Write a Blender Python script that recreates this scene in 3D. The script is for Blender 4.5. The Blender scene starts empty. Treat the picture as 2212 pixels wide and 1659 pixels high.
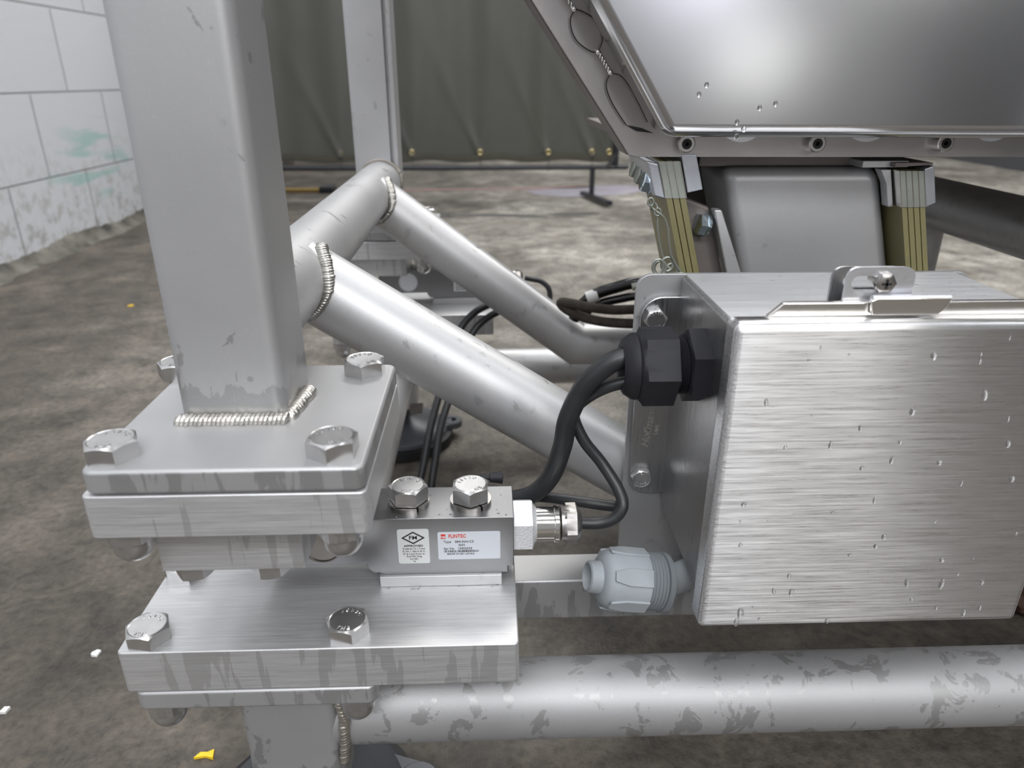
import bpy, bmesh, math, random
from mathutils import Vector, Matrix
from math import sin, cos, pi, radians as R
random.seed(7)
SC = bpy.context.scene
COL = SC.collection
FLOOR = -416.0                     # all sizes in millimetres, z counted from the lens; the floor lies 416 below it

# ------------------------------------------------------------------ camera, world, lights, exposure
cam = bpy.data.objects.new('camera', bpy.data.cameras.new('camera'))
COL.objects.link(cam); SC.camera = cam
cam.location = (0, 0, -FLOOR / 1000)
cam.rotation_euler = (R(90 - 23.049), 0, R(-1.904))
cam.data.sensor_width = 36; cam.data.lens = 1550 / 2212 * 36
cam.data.clip_start = 0.02; cam.data.clip_end = 60
cam.data.dof.use_dof = True; cam.data.dof.focus_distance = 0.39; cam.data.dof.aperture_fstop = 11
vs = SC.view_settings
vs.view_transform = 'Standard'; vs.look = 'None'; vs.exposure = 0.05; vs.gamma = 1; vs.use_curve_mapping = False
W = bpy.data.worlds.new('world'); SC.world = W; W.use_nodes = True
wb = W.node_tree.nodes['Background']; wb.inputs[0].default_value = (0.93, 0.96, 1.0, 1); wb.inputs[1].default_value = 0.25

def area(name, loc, target, sx, sy, power, col=(1, 1, 1)):
    L = bpy.data.lights.new(name, 'AREA'); L.shape = 'RECTANGLE'; L.size = sx; L.size_y = sy; L.energy = power; L.color = col
    o = bpy.data.objects.new(name, L); COL.objects.link(o); o.location = loc
    o.rotation_euler = (Vector(target) - Vector(loc)).to_track_quat('-Z', 'Y').to_euler()
    return o
area('ceiling_light_rear', (0.2, -2.1, 2.5), (0.1, 0.35, 0.2), 2.4, 0.5, 66, (0.97, 0.98, 1.0))
area('ceiling_light_near', (-0.25, -0.45, 2.9), (0, 0.35, 0.2), 1.5, 0.6, 26, (0.97, 0.98, 1.0))
area('ceiling_light_right', (1.9, 0.3, 2.8), (0.2, 0.4, 0.2), 0.5, 1.8, 20, (0.97, 0.98, 1.0))
area('ceiling_light_far', (0.9, 3.0, 3.4), (0.4, 2.2, 0), 3.0, 1.0, 110, (1.0, 0.98, 0.95))
area('ceiling_light_left', (-0.2, 1.6, 3.2), (-1.0, 1.8, 0.2), 0.5, 2.0, 34, (0.93, 0.96, 1.0))
area('pan_reflection_light', (1.0, -3.2, 1.35), (0.3, 0.4, 0.3), 0.5, 2.0, 9, (0.86, 0.88, 1.0))  # added lamp behind the camera: frontal fill and pale reflection in the trough wall
area('pan_patch_light', (1.42, -3.3, 0.50), (0.3, 0.4, 0.35), 0.36, 0.26, 0.9, (1.0, 1.0, 0.97))  # added lamp, only there to set a bright patch in the trough wall
area('lid_band_light_narrow', (1.50, -3.15, 1.95), (0.3, 0.4, 0.3), 0.14, 1.7, 12, (1.0, 0.99, 0.95))  # added narrow lamp, reflected as a bright upright band in the lid
area('lid_band_light_wide', (2.02, -3.1, 1.95), (0.3, 0.4, 0.3), 0.36, 1.7, 20, (1.0, 0.99, 0.96))  # added wider lamp for the second bright band in the lid

# ------------------------------------------------------------------ materials
def nd(nt, t, **k):
    n = nt.nodes.new(t)
    for a, b in k.items(): setattr(n, a, b)
    return n
def newmat(name):
    m = bpy.data.materials.new(name); m.use_nodes = True
    return m, m.node_tree, m.node_tree.nodes['Principled BSDF']
def coords(nt, scale=(1, 1, 1), rot=(0, 0, 0), loc=(0, 0, 0)):
    tc = nd(nt, 'ShaderNodeTexCoord'); mp = nd(nt, 'ShaderNodeMapping')
    mp.inputs['Scale'].default_value = scale; mp.inputs['Rotation'].default_value = rot; mp.inputs['Location'].default_value = loc
    nt.links.new(tc.outputs['Object'], mp.inputs[0]); return mp.outputs[0]
def noise(nt, vec, scale, detail=3, rough=.5, dist=0):
    n = nd(nt, 'ShaderNodeTexNoise'); n.inputs['Scale'].default_value = scale; n.inputs['Detail'].default_value = detail
    n.inputs['Roughness'].default_value = rough; n.inputs['Distortion'].default_value = dist
    nt.links.new(vec, n.inputs['Vector']); return n.outputs[0]
def ramp(nt, fac, stops):
    r = nd(nt, 'ShaderNodeValToRGB'); e = r.color_ramp.elements
    while len(e) < len(stops): e.new(0.5)
    for i, (p, c) in enumerate(stops):
        e[i].position = p; e[i].color = (c, c, c, 1) if not isinstance(c, tuple) else (*c, 1)
    nt.links.new(fac, r.inputs[0]); return r.outputs[0]
def mix(nt, fac, a, b, mode='MIX'):
    m = nd(nt, 'ShaderNodeMix', data_type='RGBA', blend_type=mode)
    for i, v in ((0, fac), (6, a), (7, b)):
        s = m.inputs[i]
        if isinstance(v, bpy.types.NodeSocket): nt.links.new(v, s)
        elif i == 0: s.default_value = v
        else: s.default_value = (v, v, v, 1) if isinstance(v, (int, float)) else (*v, 1)
    return m.outputs[2]
def mul(nt, a, b, op='MULTIPLY'):
    m = nd(nt, 'ShaderNodeMath', operation=op)
    for s, v in ((m.inputs[0], a), (m.inputs[1], b)):
        if isinstance(v, bpy.types.NodeSocket): nt.links.new(v, s)
        else: s.default_value = v
    return m.outputs[0]
def bump(nt, h, strength, dist, bsdf, prev=None):
    b = nd(nt, 'ShaderNodeBump'); b.inputs['Strength'].default_value = strength; b.inputs['Distance'].default_value = dist
    nt.links.new(h, b.inputs['Height'])
    if prev: nt.links.new(prev, b.inputs['Normal'])
    nt.links.new(b.outputs[0], bsdf.inputs['Normal']); return b.outputs[0]

def upright(nt):
    """1 on upright faces, where water runs, 0 on level ones, where it does not"""
    tc = nd(nt, 'ShaderNodeTexCoord'); sx = nd(nt, 'ShaderNodeSeparateXYZ'); nt.links.new(tc.outputs['Normal'], sx.inputs[0])
    return mul(nt, mul(nt, sx.outputs[2], 0, 'MAXIMUM'), .5, 'LESS_THAN')
def blasted(name, col=.52, rough=.42, metallic=.6, wet=.5, wetscale=(72, 72, 46), rust=False, spots=True, wetmin=.575, foot=0, side=False):
    """bead-blasted stainless steel with dark water marks"""
    m, nt, b = newmat(name)
    v = coords(nt); g = noise(nt, v, 1500, 2)
    big = ramp(nt, noise(nt, v, 14, 4), [(.3, .93), (.7, 1.05)])
    wm = ramp(nt, noise(nt, coords(nt, wetscale), 1, 5, .6, .6), [(wetmin, 0), (wetmin + .012, 1)])
    vo = nd(nt, 'ShaderNodeTexVoronoi'); vo.inputs['Scale'].default_value = 75
    nt.links.new(v, vo.inputs['Vector'])
    sp = ramp(nt, mul(nt, vo.outputs['Distance'], noise(nt, v, 33, 2)), [(.055, 1), (.062, 0)])
    spm = mul(nt, sp, ramp(nt, noise(nt, v, 17, 2), [(.5, 0), (.55, 1)]))
    mask = mul(nt, wm, spm, 'MAXIMUM') if spots else wm
    if side: mask = mul(nt, mask, upright(nt))
    if foot:                                   # splash mark round the foot of the post
        tc = nd(nt, 'ShaderNodeTexCoord'); sx = nd(nt, 'ShaderNodeSeparateXYZ'); nt.links.new(tc.outputs['Object'], sx.inputs[0])
        hgt = mul(nt, sx.outputs[2], mul(nt, noise(nt, coords(nt, (150, 150, 60)), 1, 5, .65), -.034), 'ADD')
        mask = mul(nt, mask, ramp(nt, mul(nt, mul(nt, hgt, foot, 'SUBTRACT'), 100), [(0, 1), (.02, 0)]), 'MAXIMUM')
    c = mix(nt, mul(nt, mask, wet), (col, col, col * 1.01), (col * .62, col * .62, col * .61))
    c = mix(nt, 1.0, c, big, 'MULTIPLY')
    fl = ramp(nt, noise(nt, v, 1700, 1), [(.72, 0), (.76, 1)])  # pale flecks in the colour stand for sparkles on the blasted surface
    c = mix(nt, mul(nt, fl, .25), c, (.9, .9, .9))
    if rust:
        rs = ramp(nt, noise(nt, coords(nt, (1, 1, 1), loc=(.13, .02, .4)), 21, 4, .6), [(.70, 0), (.76, 1)])
        c = mix(nt, mul(nt, rs, .45), c, (.38, .22, .10))
    nt.links.new(c, b.inputs['Base Color']); b.inputs['Metallic'].default_value = metallic
    rr = mul(nt, mul(nt, mask, -.12 * (1 if wet else 0)), rough, 'ADD'); nt.links.new(rr, b.inputs['Roughness'])
    bump(nt, g, .12, .0003, b)
    return m
def brushed(name, col=.55, rough=.30, metallic=.9, axis=0, wet=.0, aniso=.0, streak=.14, wetscale=(38, 38, 9), wetmin=.53):
    """steel ground in one direction"""
    m, nt, b = newmat(name)
    s = [1100, 1100, 1100]; s[axis] = 24
    st = noise(nt, coords(nt, tuple(s)), 1, 3, .7); s2 = [2600] * 3; s2[axis] = 80
    st2 = noise(nt, coords(nt, tuple(s2)), 1, 2, .6)
    tone = ramp(nt, mul(nt, mul(nt, st, .6), mul(nt, st2, .4), 'ADD'), [(.3, 1 - streak), (.7, 1 + streak)])
    c = mix(nt, 1.0, (col, col, col * 1.01), tone, 'MULTIPLY')
    if wet:
        wm = ramp(nt, noise(nt, coords(nt, wetscale), 1, 4, .55, .4), [(wetmin, 0), (wetmin + .012, 1)])
        wm = mul(nt, wm, upright(nt)); c = mix(nt, mul(nt, wm, wet), c, (col * .6, col * .6, col * .6))
    nt.links.new(c, b.inputs['Base Color']); b.inputs['Metallic'].default_value = metallic
    nt.links.new(ramp(nt, st, [(.25, rough - .07), (.75, rough + .10)]), b.inputs['Roughness'])
    if aniso:
        b.inputs['Anisotropic'].default_value = aniso
        t = nd(nt, 'ShaderNodeTangent', direction_type='RADIAL', axis='Z'); nt.links.new(t.outputs[0], b.inputs['Tangent']); b.inputs['Anisotropic Rotation'].default_value = .25
    bump(nt, st, .18, .0003, b)
    return m
def plain(name, col, rough=.5, metallic=0.0, bmp=0, bscale=400, var=0, vscale=30, **kw):
    m, nt, b = newmat(name)
    v = coords(nt)
    c = mix(nt, 1.0, col, ramp(nt, noise(nt, v, vscale, 4), [(.3, 1 - var), (.7, 1 + var)]), 'MULTIPLY')
    nt.links.new(c, b.inputs['Base Color']); b.inputs['Roughness'].default_value = rough; b.inputs['Metallic'].default_value = metallic
    for k, x in kw.items(): b.inputs[k].default_value = x
    if bmp: bump(nt, noise(nt, v, bscale, 3), bmp, .0005, b)
    return m
M = {}
M['frame'] = blasted('blasted_steel_frame', .52, .46, wet=.4, wetmin=.62)
M['post'] = blasted('blasted_steel_post', .44, .50, wet=.55, wetmin=.65, foot=-.004)
M['base'] = blasted('blasted_steel_base', .42, .56, wet=.60, rust=True, wetmin=.565)
M['brace'] = blasted('blasted_steel_brace', .54, .48, metallic=.7, wet=.30, wetmin=.62)
M['plate'] = blasted('blasted_steel_plate', .44, .46, wet=.5, wetscale=(95, 60, 24), rust=False, wetmin=.53, side=True)
M['dull'] = blasted('blasted_steel_dull', .40, .5, wet=.35)
M['ground'] = brushed('ground_steel', .62, .40, .65, 0, wet=.5, streak=.2, wetscale=(85, 30, 9), wetmin=.57)
M['ground2'] = brushed('ground_steel_base', .58, .40, .65, 0, wet=.5, streak=.2, wetscale=(85, 20, 9), wetmin=.545)
M['cell'] = plain('cell_steel', (.25, .25, .255), .34, .8, .05, 900, .06)
M['bolt'] = plain('bolt_steel', (.62, .615, .61), .24, .92, .04, 700, .08, 160)
M['washer'] = plain('washer_steel', (.5, .48, .46), .28, 1.0, .1, 500, .1)
M['weld'] = plain('weld_steel', (.58, .56, .52), .34, 1.0, .5, 300, .25, 120)
M['weld2'] = plain('dull_weld_steel', (.42, .41, .38), .36, .9, .4, 250, .2, 90)
M['stain'] = plain('weld_tint', (.38, .35, .31), .45, .8, .2, 300, .2, 90)
M['lid'] = brushed('brushed_lid', .80, .29, 1.0, 0, aniso=1.0, streak=.16)
M['boxside'] = brushed('brushed_box_side', .50, .30, 1.0, 2, streak=.05)
M['boxtop'] = brushed('brushed_box_top', .70, .45, .7, 0, streak=.14)  # paler than the box side: reflected ceiling light is put into the colour
M['strip'] = plain('polished_strip', (.72, .70, .67), .18, 1.0, .1, 40, .06)
M['clamp'] = plain('zinc_clamp', (.78, .79, .82), .34, .9, .2, 500, .1)
M['pan'] = plain('satin_pan', (.64, .64, .65), .20, 1.0, 0, 60, .05, 14)
M['flange'] = plain('satin_flange', (.42, .395, .385), .36, .9, .08, 300, .12, 25)
M['cast'] = blasted('cast_grey', .41, .44, metallic=.4, wet=.45, wetmin=.9)
M['castdark'] = plain('bracket_brown_grey', (.17, .15, .14), .5, .4, .3, 200, .15)
M['spring'] = plain('glass_fibre_leaf', (.20, .18, .085), .45, 0, .1, 200, .12)
M['alu'] = plain('aluminium_block', (.50, .52, .56), .33, .8, .2, 300, .12)
M['cup'] = plain('dark_cup_steel', (.22, .20, .18), .3, .9, .1, 300, .2)
M['zinc'] = plain('zinc_bolt', (.62, .70, .76), .22, 1.0, .1, 300, .1)
M['dull_zinc'] = plain('dull_green_zinc', (.34, .36, .32), .42, .7, .2, 300, .15)
M['shiny'] = plain('polished_nickel', (.85, .84, .80), .12, 1.0, .05, 300, .04)
M['sand'] = plain('sand_cast_alloy', (.78, .79, .81), .5, .55, .9, 900, .05)
M['black'] = plain('black_plastic', (.017, .017, .021), .55, 0, .05, 200, .2, **{'Specular IOR Level': .28})
M['rubber'] = plain('black_cable', (.020, .021, .023), .42, 0, .15, 400, .25, 60)
M['gloss_black'] = plain('gloss_black_hose', (.006, .006, .006), .16, 0, 0, 100, .1)
M['fuzzy'] = plain('dusty_brown_hose', (.045, .036, .028), .85, 0, .8, 500, .3, 120)
M['white'] = plain('white_tape', (.75, .75, .74), .5, 0, 0, 100, .05)
M['grey_plastic'] = plain('grey_plastic', (.29, .315, .335), .55, 0, .25, 300, .08)
M['grey_thread'] = plain('grey_plastic_dark', (.20, .22, .235), .55, 0, .1, 300, .05)
M['label'] = plain('label_silver', (.60, .63, .68), .42, .1)
M['label2'] = plain('label_pale', (.66, .68, .67), .42, .1)
M['ink'] = plain('ink_black', (.01, .01, .01), .6)
M['red'] = plain('ink_red', (.62, .05, .03), .55)
M['brass'] = plain('brass', (.50, .42, .22), .38, 1.0)
M['black_paint'] = plain('black_frame_paint', (.012, .013, .017), .35)
M['foot_metal'] = plain('foot_painted_grey', (.085, .09, .10), .4, .3, .2, 200, .1)
M['foot_rubber'] = plain('foot_rubber', (.008, .008, .009), .6)
M['yellow'] = plain('yellow_paint', (.26, .17, .04), .6)
M['flake'] = plain('yellow_flake', (.85, .55, .02), .5)
M['rust'] = plain('rusty_brown', (.06, .028, .018), .8, 0, .8, 120, .3)
M['wire'] = plain('dark_wire', (.05, .045, .04), .4, .6)
M['lilac'] = plain('pale_lilac_floor_paint', (.30, .285, .33), .6, 0, 0, 10, .15, 9)
M['redpaint'] = plain('worn_red_floor_paint', (.30, .19, .18), .6, 0, 0, 10, .2, 9)
M['wet_patch'] = plain('wet_floor_patch', (.10, .095, .085), .35, 0, 0, 10, .2, 9)
def water():
    m, nt, b = newmat('water'); b.inputs['Base Color'].default_value = (1, 1, 1, 1); b.inputs['Roughness'].default_value = .02
    b.inputs['IOR'].default_value = 1.33; b.inputs['Transmission Weight'].default_value = 1; return m
M['water'] = water()
def curtain_mat():
    m, nt, b = newmat('olive_tarpaulin'); v = coords(nt)
    c = mix(nt, noise(nt, v, 3, 4), (.050, .050, .041), (.072, .072, .060)); nt.links.new(c, b.inputs['Base Color'])
    b.inputs['Roughness'].default_value = .5; bump(nt, noise(nt, v, 250, 2), .2, .002, b); return m
M['curtain'] = curtain_mat()
M['dark_panel'] = plain('dark_panel_paint', (.07, .072, .078), .5, 0, .1, 60, .06, 3)  # dark tone of the added panels and the right wall
M['darkwall'] = plain('pale_grey_wall_paint', (.42, .425, .43), .6, 0, .2, 60, .06, 3)
M['hem'] = plain('curtain_hem', (.045, .042, .028), .6, 0, .1, 200, .1)
def concrete():
    m, nt, b = newmat('stained_concrete'); v = coords(nt)
    n1 = noise(nt, v, 3.2, 6, .62, .3); n2 = noise(nt, v, 17, 6, .7, .4); n3 = noise(nt, v, 130, 4, .65)
    c = ramp(nt, n1, [(.30, (.036, .030, .023)), (.5, (.076, .064, .051)), (.70, (.140, .122, .100))])
    c = mix(nt, 1.0, c, ramp(nt, n2, [(.28, .38), (.5, .96), (.72, 1.5)]), 'MULTIPLY')
    c = mix(nt, 1.0, c, ramp(nt, n3, [(.25, .52), (.5, 1.0), (.8, 1.42)]), 'MULTIPLY')
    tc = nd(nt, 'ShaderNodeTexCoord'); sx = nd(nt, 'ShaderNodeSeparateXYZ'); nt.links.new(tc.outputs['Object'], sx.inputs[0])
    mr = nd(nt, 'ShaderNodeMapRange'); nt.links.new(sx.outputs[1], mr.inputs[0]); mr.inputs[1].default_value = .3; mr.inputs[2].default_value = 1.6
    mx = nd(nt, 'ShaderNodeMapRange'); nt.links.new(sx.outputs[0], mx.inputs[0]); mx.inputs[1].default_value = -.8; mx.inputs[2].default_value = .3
    far_pale = mul(nt, mul(nt, mr.outputs[0], mx.outputs[0]), .9)           # the slab is coloured paler and cooler towards the far right
    c = mix(nt, far_pale, c, mix(nt, 1.0, c, (3.3, 3.62, 3.92), 'MULTIPLY'))
    bl = ramp(nt, noise(nt, v, 1.7, 5, .55), [(.60, 0), (.66, 1)])
    c = mix(nt, mul(nt, bl, .28), c, (.085, .075, .062))
    sp = ramp(nt, noise(nt, v, 210, 2), [(.73, 0), (.76, 1)]); c = mix(nt, mul(nt, sp, .5), c, (.03, .028, .025))
    nt.links.new(c, b.inputs['Base Color'])
    nt.links.new(ramp(nt, n2, [(.3, .52), (.7, .72)]), b.inputs['Roughness'])
    bump(nt, mul(nt, n3, mul(nt, n2, .6), 'ADD'), .55, .003, b); return m
M['floor'] = concrete()
def blockwall():
    m, nt, b = newmat('painted_block_wall'); v = coords(nt)
    tc = nd(nt, 'ShaderNodeTexCoord'); sx = nd(nt, 'ShaderNodeSeparateXYZ'); nt.links.new(tc.outputs['Object'], sx.inputs[0])
    cb = nd(nt, 'ShaderNodeCombineXYZ'); nt.links.new(mul(nt, sx.outputs[1], -.170, 'ADD'), cb.inputs[0]); nt.links.new(mul(nt, sx.outputs[2], .017, 'ADD'), cb.inputs[1])
    br = nd(nt, 'ShaderNodeTexBrick'); nt.links.new(cb.outputs[0], br.inputs['Vector'])
    br.inputs['Scale'].default_value = 1; br.inputs['Brick Width'].default_value = .35; br.inputs['Row Height'].default_value = .2
    br.inputs['Mortar Size'].default_value = .0035; br.inputs['Mortar Smooth'].default_value = .6; br.offset = .5
    for i, x in (('Color1', .62), ('Color2', .60)): br.inputs[i].default_value = (x * .97, x * .99, x * 1.04, 1)
    br.inputs['Mortar'].default_value = (.42, .43, .45, 1)
    low = nd(nt, 'ShaderNodeMapRange'); nt.links.new(sx.outputs[2], low.inputs[0])
    low.inputs[1].default_value = .30; low.inputs[2].default_value = .0
    dirt = mul(nt, ramp(nt, noise(nt, v, 26, 5, .7), [(.48, 0), (.62, 1)]), low.outputs[0])
    c = mix(nt, mul(nt, dirt, .75), br.outputs[0], (.25, .24, .21))
    g = nd(nt, 'ShaderNodeMapping'); nt.links.new(tc.outputs['Object'], g.inputs[0]); g.inputs['Scale'].default_value = (4, 4, 26)
    gz = nd(nt, 'ShaderNodeMapRange'); nt.links.new(mul(nt, mul(nt, sx.outputs[2], -.21, 'ADD'), 0, 'ADD'), gz.inputs[0])
    dy = mul(nt, mul(nt, sx.outputs[1], -2.17, 'ADD'), 3.4); dz = mul(nt, mul(nt, sx.outputs[2], -.20, 'ADD'), 7.5)
    rr = mul(nt, mul(nt, dy, dy), mul(nt, dz, dz), 'ADD'); inside = ramp(nt, rr, [(.25, 1), (1, 0)])
    gm = mul(nt, ramp(nt, noise(nt, g.outputs[0], 1, 3), [(.50, 0), (.60, 1)]), inside)
    c = mix(nt, mul(nt, gm, .7), c, (.30, .50, .46))
    nt.links.new(c, b.inputs['Base Color']); b.inputs['Roughness'].default_value = .55
    n = bump(nt, mul(nt, br.outputs['Fac'], -1), .9, .006, b); bump(nt, noise(nt, v, 45, 4), .25, .004, b, n); return m
M['wall'] = blockwall()
M['plinth'] = plain('grimy_plinth', (.10, .095, .08), .85, 0, .9, 60, .75, 16)

# ------------------------------------------------------------------ mesh helpers (mm)
def tf(bm, mat):
    bmesh.ops.transform(bm, matrix=mat, verts=bm.verts); return bm
def join(a, b):
    me = bpy.data.meshes.new('t'); b.to_mesh(me); a.from_mesh(me); bpy.data.meshes.remove(me); b.free(); return a
def new(): return bmesh.new()
def box(x0, x1, y0, y1, z0, z1, bm=None, ang=0):
    b = new(); bmesh.ops.create_cube(b, size=1)
    tf(b, Matrix.Translation(((x0 + x1) / 2, (y0 + y1) / 2, (z0 + z1) / 2)) @ Matrix.Rotation(ang, 4, 'Y') @ Matrix.Diagonal((x1 - x0, y1 - y0, z1 - z0, 1)))
    return join(bm, b) if bm else b
def frame_to(p0, p1):
    d = (Vector(p1) - Vector(p0)); q = d.to_track_quat('Z', 'Y').to_matrix().to_4x4()
    return Matrix.Translation(p0) @ q, d.length
def lathe(p0, p1, prof, n=40, bm=None, cap=True, twist=0, nfn=None):
    """rings along p0->p1; prof = [(t in mm along axis, radius)]; nfn(angle)-> radius factor"""
    Mx, L = frame_to(p0, p1); b = new(); rings = []
    for item in prof:
        t, r = item[0], item[1]; hexed = len(item) > 2 and item[2]
        rg = []
        for i in range(n):
            a = 2 * pi * i / n
            f = 1.0
            if hexed:
                aa = (a + twist) % (pi / 3) - pi / 6; f = cos(pi / 6) / cos(aa) / cos(pi / 6)
            rg.append(b.verts.new((r * f * cos(a), r * f * sin(a), t)))
        rings.append(rg)
    for A, B in zip(rings, rings[1:]):
        for i in range(n): b.faces.new((A[i], A[(i + 1) % n], B[(i + 1) % n], B[i]))
    if cap:
        b.faces.new(list(reversed(rings[0]))); b.faces.new(rings[-1])
    tf(b, Mx); return join(bm, b) if bm else b
def cyl(p0, p1, r, n=40, bm=None):
    L = (Vector(p1) - Vector(p0)).length
    return lathe(p0, p1, [(0, r), (L, r)], n, bm)
def smooth_path(pts, k=8):
    P = [Vector(p) for p in pts]; out = []
    for i in range(len(P) - 1):
        a, b, c, d = P[max(i - 1, 0)], P[i], P[i + 1], P[min(i + 2, len(P) - 1)]
        for j in range(k):
            t = j / k
            out.append(.5 * ((2 * b) + (c - a) * t + (2 * a - 5 * b + 4 * c - d) * t * t + (3 * b - a - 3 * c + d) * t ** 3))
    out.append(P[-1]); return out
def tube(pts, r, n=20, k=8, bm=None, sm=True, closed=False):
    P = smooth_path(pts, k) if sm else [Vector(p) for p in pts]
    b = new(); rings = []; up = None
    for i, p in enumerate(P):
        d = (P[min(i + 1, len(P) - 1)] - P[max(i - 1, 0)]).normalized()
        if up is None: up = d.orthogonal().normalized()
        up = (up - d * up.dot(d)).normalized(); s = d.cross(up)
        rr = r(i / (len(P) - 1)) if callable(r) else r
        rings.append([b.verts.new(p + up * rr * cos(2 * pi * j / n) + s * rr * sin(2 * pi * j / n)) for j in range(n)])
    for A, B in zip(rings, rings[1:]):
        for i in range(n): b.faces.new((A[i], A[(i + 1) % n], B[(i + 1) % n], B[i]))
    b.faces.new(list(reversed(rings[0]))); b.faces.new(rings[-1])
    bmesh.ops.recalc_face_normals(b, faces=b.faces)
    return join(bm, b) if bm else b
def prism(poly, y0, y1, bm=None, axis='Y'):
    """poly = [(x, z)] extruded from y0 to y1 (axis Y), or [(x, y)] extruded over z, or [(y, z)] over x"""
    b = new()
    def v(p, t): return {'Y': (p[0], t, p[1]), 'Z': (p[0], p[1], t), 'X': (t, p[0], p[1])}[axis]
    A = [b.verts.new(v(p, y0)) for p in poly]; B = [b.verts.new(v(p, y1)) for p in poly]
    b.faces.new(A); b.faces.new(list(reversed(B))); n = len(poly)
    for i in range(n): b.faces.new((A[i], B[i], B[(i + 1) % n], A[(i + 1) % n]))
    bmesh.ops.recalc_face_normals(b, faces=b.faces)
    return join(bm, b) if bm else b
def rrect(x0, x1, y0, y1, r, n=6, corners=(1, 1, 1, 1)):
    out = []
    for (cx, cy, a0, on) in ((x1 - r, y1 - r, 0, corners[0]), (x0 + r, y1 - r, 90, corners[1]), (x0 + r, y0 + r, 180, corners[2]), (x1 - r, y0 + r, 270, corners[3])):
        if not on:
            out.append((cx + r * (1 if a0 in (0, 270) else -1), cy + r * (1 if a0 in (0, 90) else -1))); continue
        for i in range(n + 1):
            a = R(a0 + 90 * i / n); out.append((cx + r * cos(a), cy + r * sin(a)))
    return out
def text_bm(s, size, depth=.05, offset=0, shear=0, spacing=1):
    c = bpy.data.curves.new('t', 'FONT'); c.body = s; c.size = size; c.extrude = depth; c.offset = offset; c.shear = shear
    c.align_x = 'CENTER'; c.align_y = 'CENTER'; c.resolution_u = 3; c.space_character = spacing
    o = bpy.data.objects.new('t', c); COL.objects.link(o)
    dg = bpy.context.evaluated_depsgraph_get(); me = bpy.data.meshes.new_from_object(o.evaluated_get(dg))
    b = new(); b.from_mesh(me); bpy.data.objects.remove(o); bpy.data.curves.remove(c); bpy.data.meshes.remove(me); return b
FRONT = Matrix.Rotation(R(90), 4, 'X')                      # text plane turned to face the lens side (-Y)
def ring_text(s, radius, size, start, step, depth=.28, upside=False):
    b = new()
    for i, ch in enumerate(s):
        if ch == ' ': continue
        a = R(start - step * i) if not upside else R(start + step * i)
        t = text_bm(ch, size, depth, .03 * size)
        rot = a - pi / 2 if not upside else a + pi / 2
        tf(t, Matrix.Translation((radius * cos(a), radius * sin(a), 0)) @ Matrix.Rotation(rot, 4, 'Z')); join(b, t)
    return b

ORG = {}
def link(name, data, label=None, cat=None, group=None, kind=None, parent=None):
    o = bpy.data.objects.new(name, data); COL.objects.link(o)
    if label: o['label'] = label
    if cat: o['category'] = cat
    if group: o['group'] = group
    if kind: o['kind'] = kind
    if parent: o.parent = parent
    return o
def W3(p): return Vector((p[0], p[1], p[2] - FLOOR)) / 1000
def thing(name, O, label, cat, group=None):
    o = link(name, None, label, cat, group); o.location = W3(O); o.empty_display_size = .02; ORG[o.name] = Vector(O); return o
def mesh(name, bm, mat, parent=None, O=None, label=None, cat=None, group=None, kind=None, bevel=0, seg=3, sm=35, free=True):
    if O is None: O = ORG[parent.name] if parent else Vector((0, 0, 0))
    O = Vector(O)
    bm = bm.copy() if not free else bm
    tf(bm, Matrix.Scale(.001, 4) @ Matrix.Translation(-O)); bm.normal_update()
    for f in bm.faces: f.smooth = True
    for e in bm.edges:
        if len(e.link_faces) == 2 and e.calc_face_angle(0) > R(sm): e.smooth = False
    me = bpy.data.meshes.new(name); bm.to_mesh(me); bm.free(); me.materials.append(M[mat])
    o = link(name, me, label, cat, group, kind, parent); ORG[o.name] = O
    if not parent: o.location = W3(O)
    if bevel:
        for p in me.edges: pass
        md = o.modifiers.new('bevel', 'BEVEL'); md.width = bevel / 1000; md.segments = seg; md.limit_method = 'ANGLE'; md.angle_limit = R(32)
        md.harden_normals = True
        for e in me.attributes: pass
        if 'sharp_edge' in me.attributes: me.attributes.remove(me.attributes['sharp_edge'])
    return o
def dup(root, O, rz=0, label=None, group=None):
    r = root.copy(); COL.objects.link(r); r.location = W3(O); r.rotation_euler = (root.rotation_euler[0], root.rotation_euler[1], rz)
    if label: r['label'] = label
    if group: r['group'] = group
    for ch in list(root.children):
        c = ch.copy(); COL.objects.link(c); c.parent = r
        for g in list(ch.children):
            d = g.copy(); COL.objects.link(d); d.parent = c
    return r

# ------------------------------------------------------------------ setting
mesh('floor', prism([(-1260, -3500), (2750, -3500), (2750, 7200), (-1260, 7200)], FLOOR - 30, FLOOR, axis='Z'), 'floor', kind='structure', O=(0, 0, FLOOR))
mesh('wall_left', box(-1260, -1110, -3350, 7050, FLOOR, 2400), 'wall', kind='structure', O=(-1110, 0, FLOOR))
b = new(); k = 0; yy = 1200.
prof = []
while yy < 3600:
    w = 14 + 6 * sin(yy * .021) + random.uniform(-4, 5); h = 22 + 6 * sin(yy * .013 + 1) + random.uniform(-3, 3)
    prof.append((yy, w, h)); yy += 16
vr = [[b.verts.new((-1110, y, FLOOR + h + 8)), b.verts.new((-1110 + w * .55, y, FLOOR + h)), b.verts.new((-1110 + w + 10, y, FLOOR + 5)), b.verts.new((-1110 + w + 22, y, FLOOR)), b.verts.new((-1110, y, FLOOR))] for y, w, h in prof]
for A, B in zip(vr, vr[1:]):
    for i in range(4): b.faces.new((A[i], A[i + 1], B[i + 1], B[i]))
b.faces.new(vr[0]); b.faces.new(list(reversed(vr[-1]))); bmesh.ops.recalc_face_normals(b, faces=b.faces)
mesh('trim_wall_foot', b, 'plinth', kind='structure', O=(-1110, 1200, FLOOR))
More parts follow.
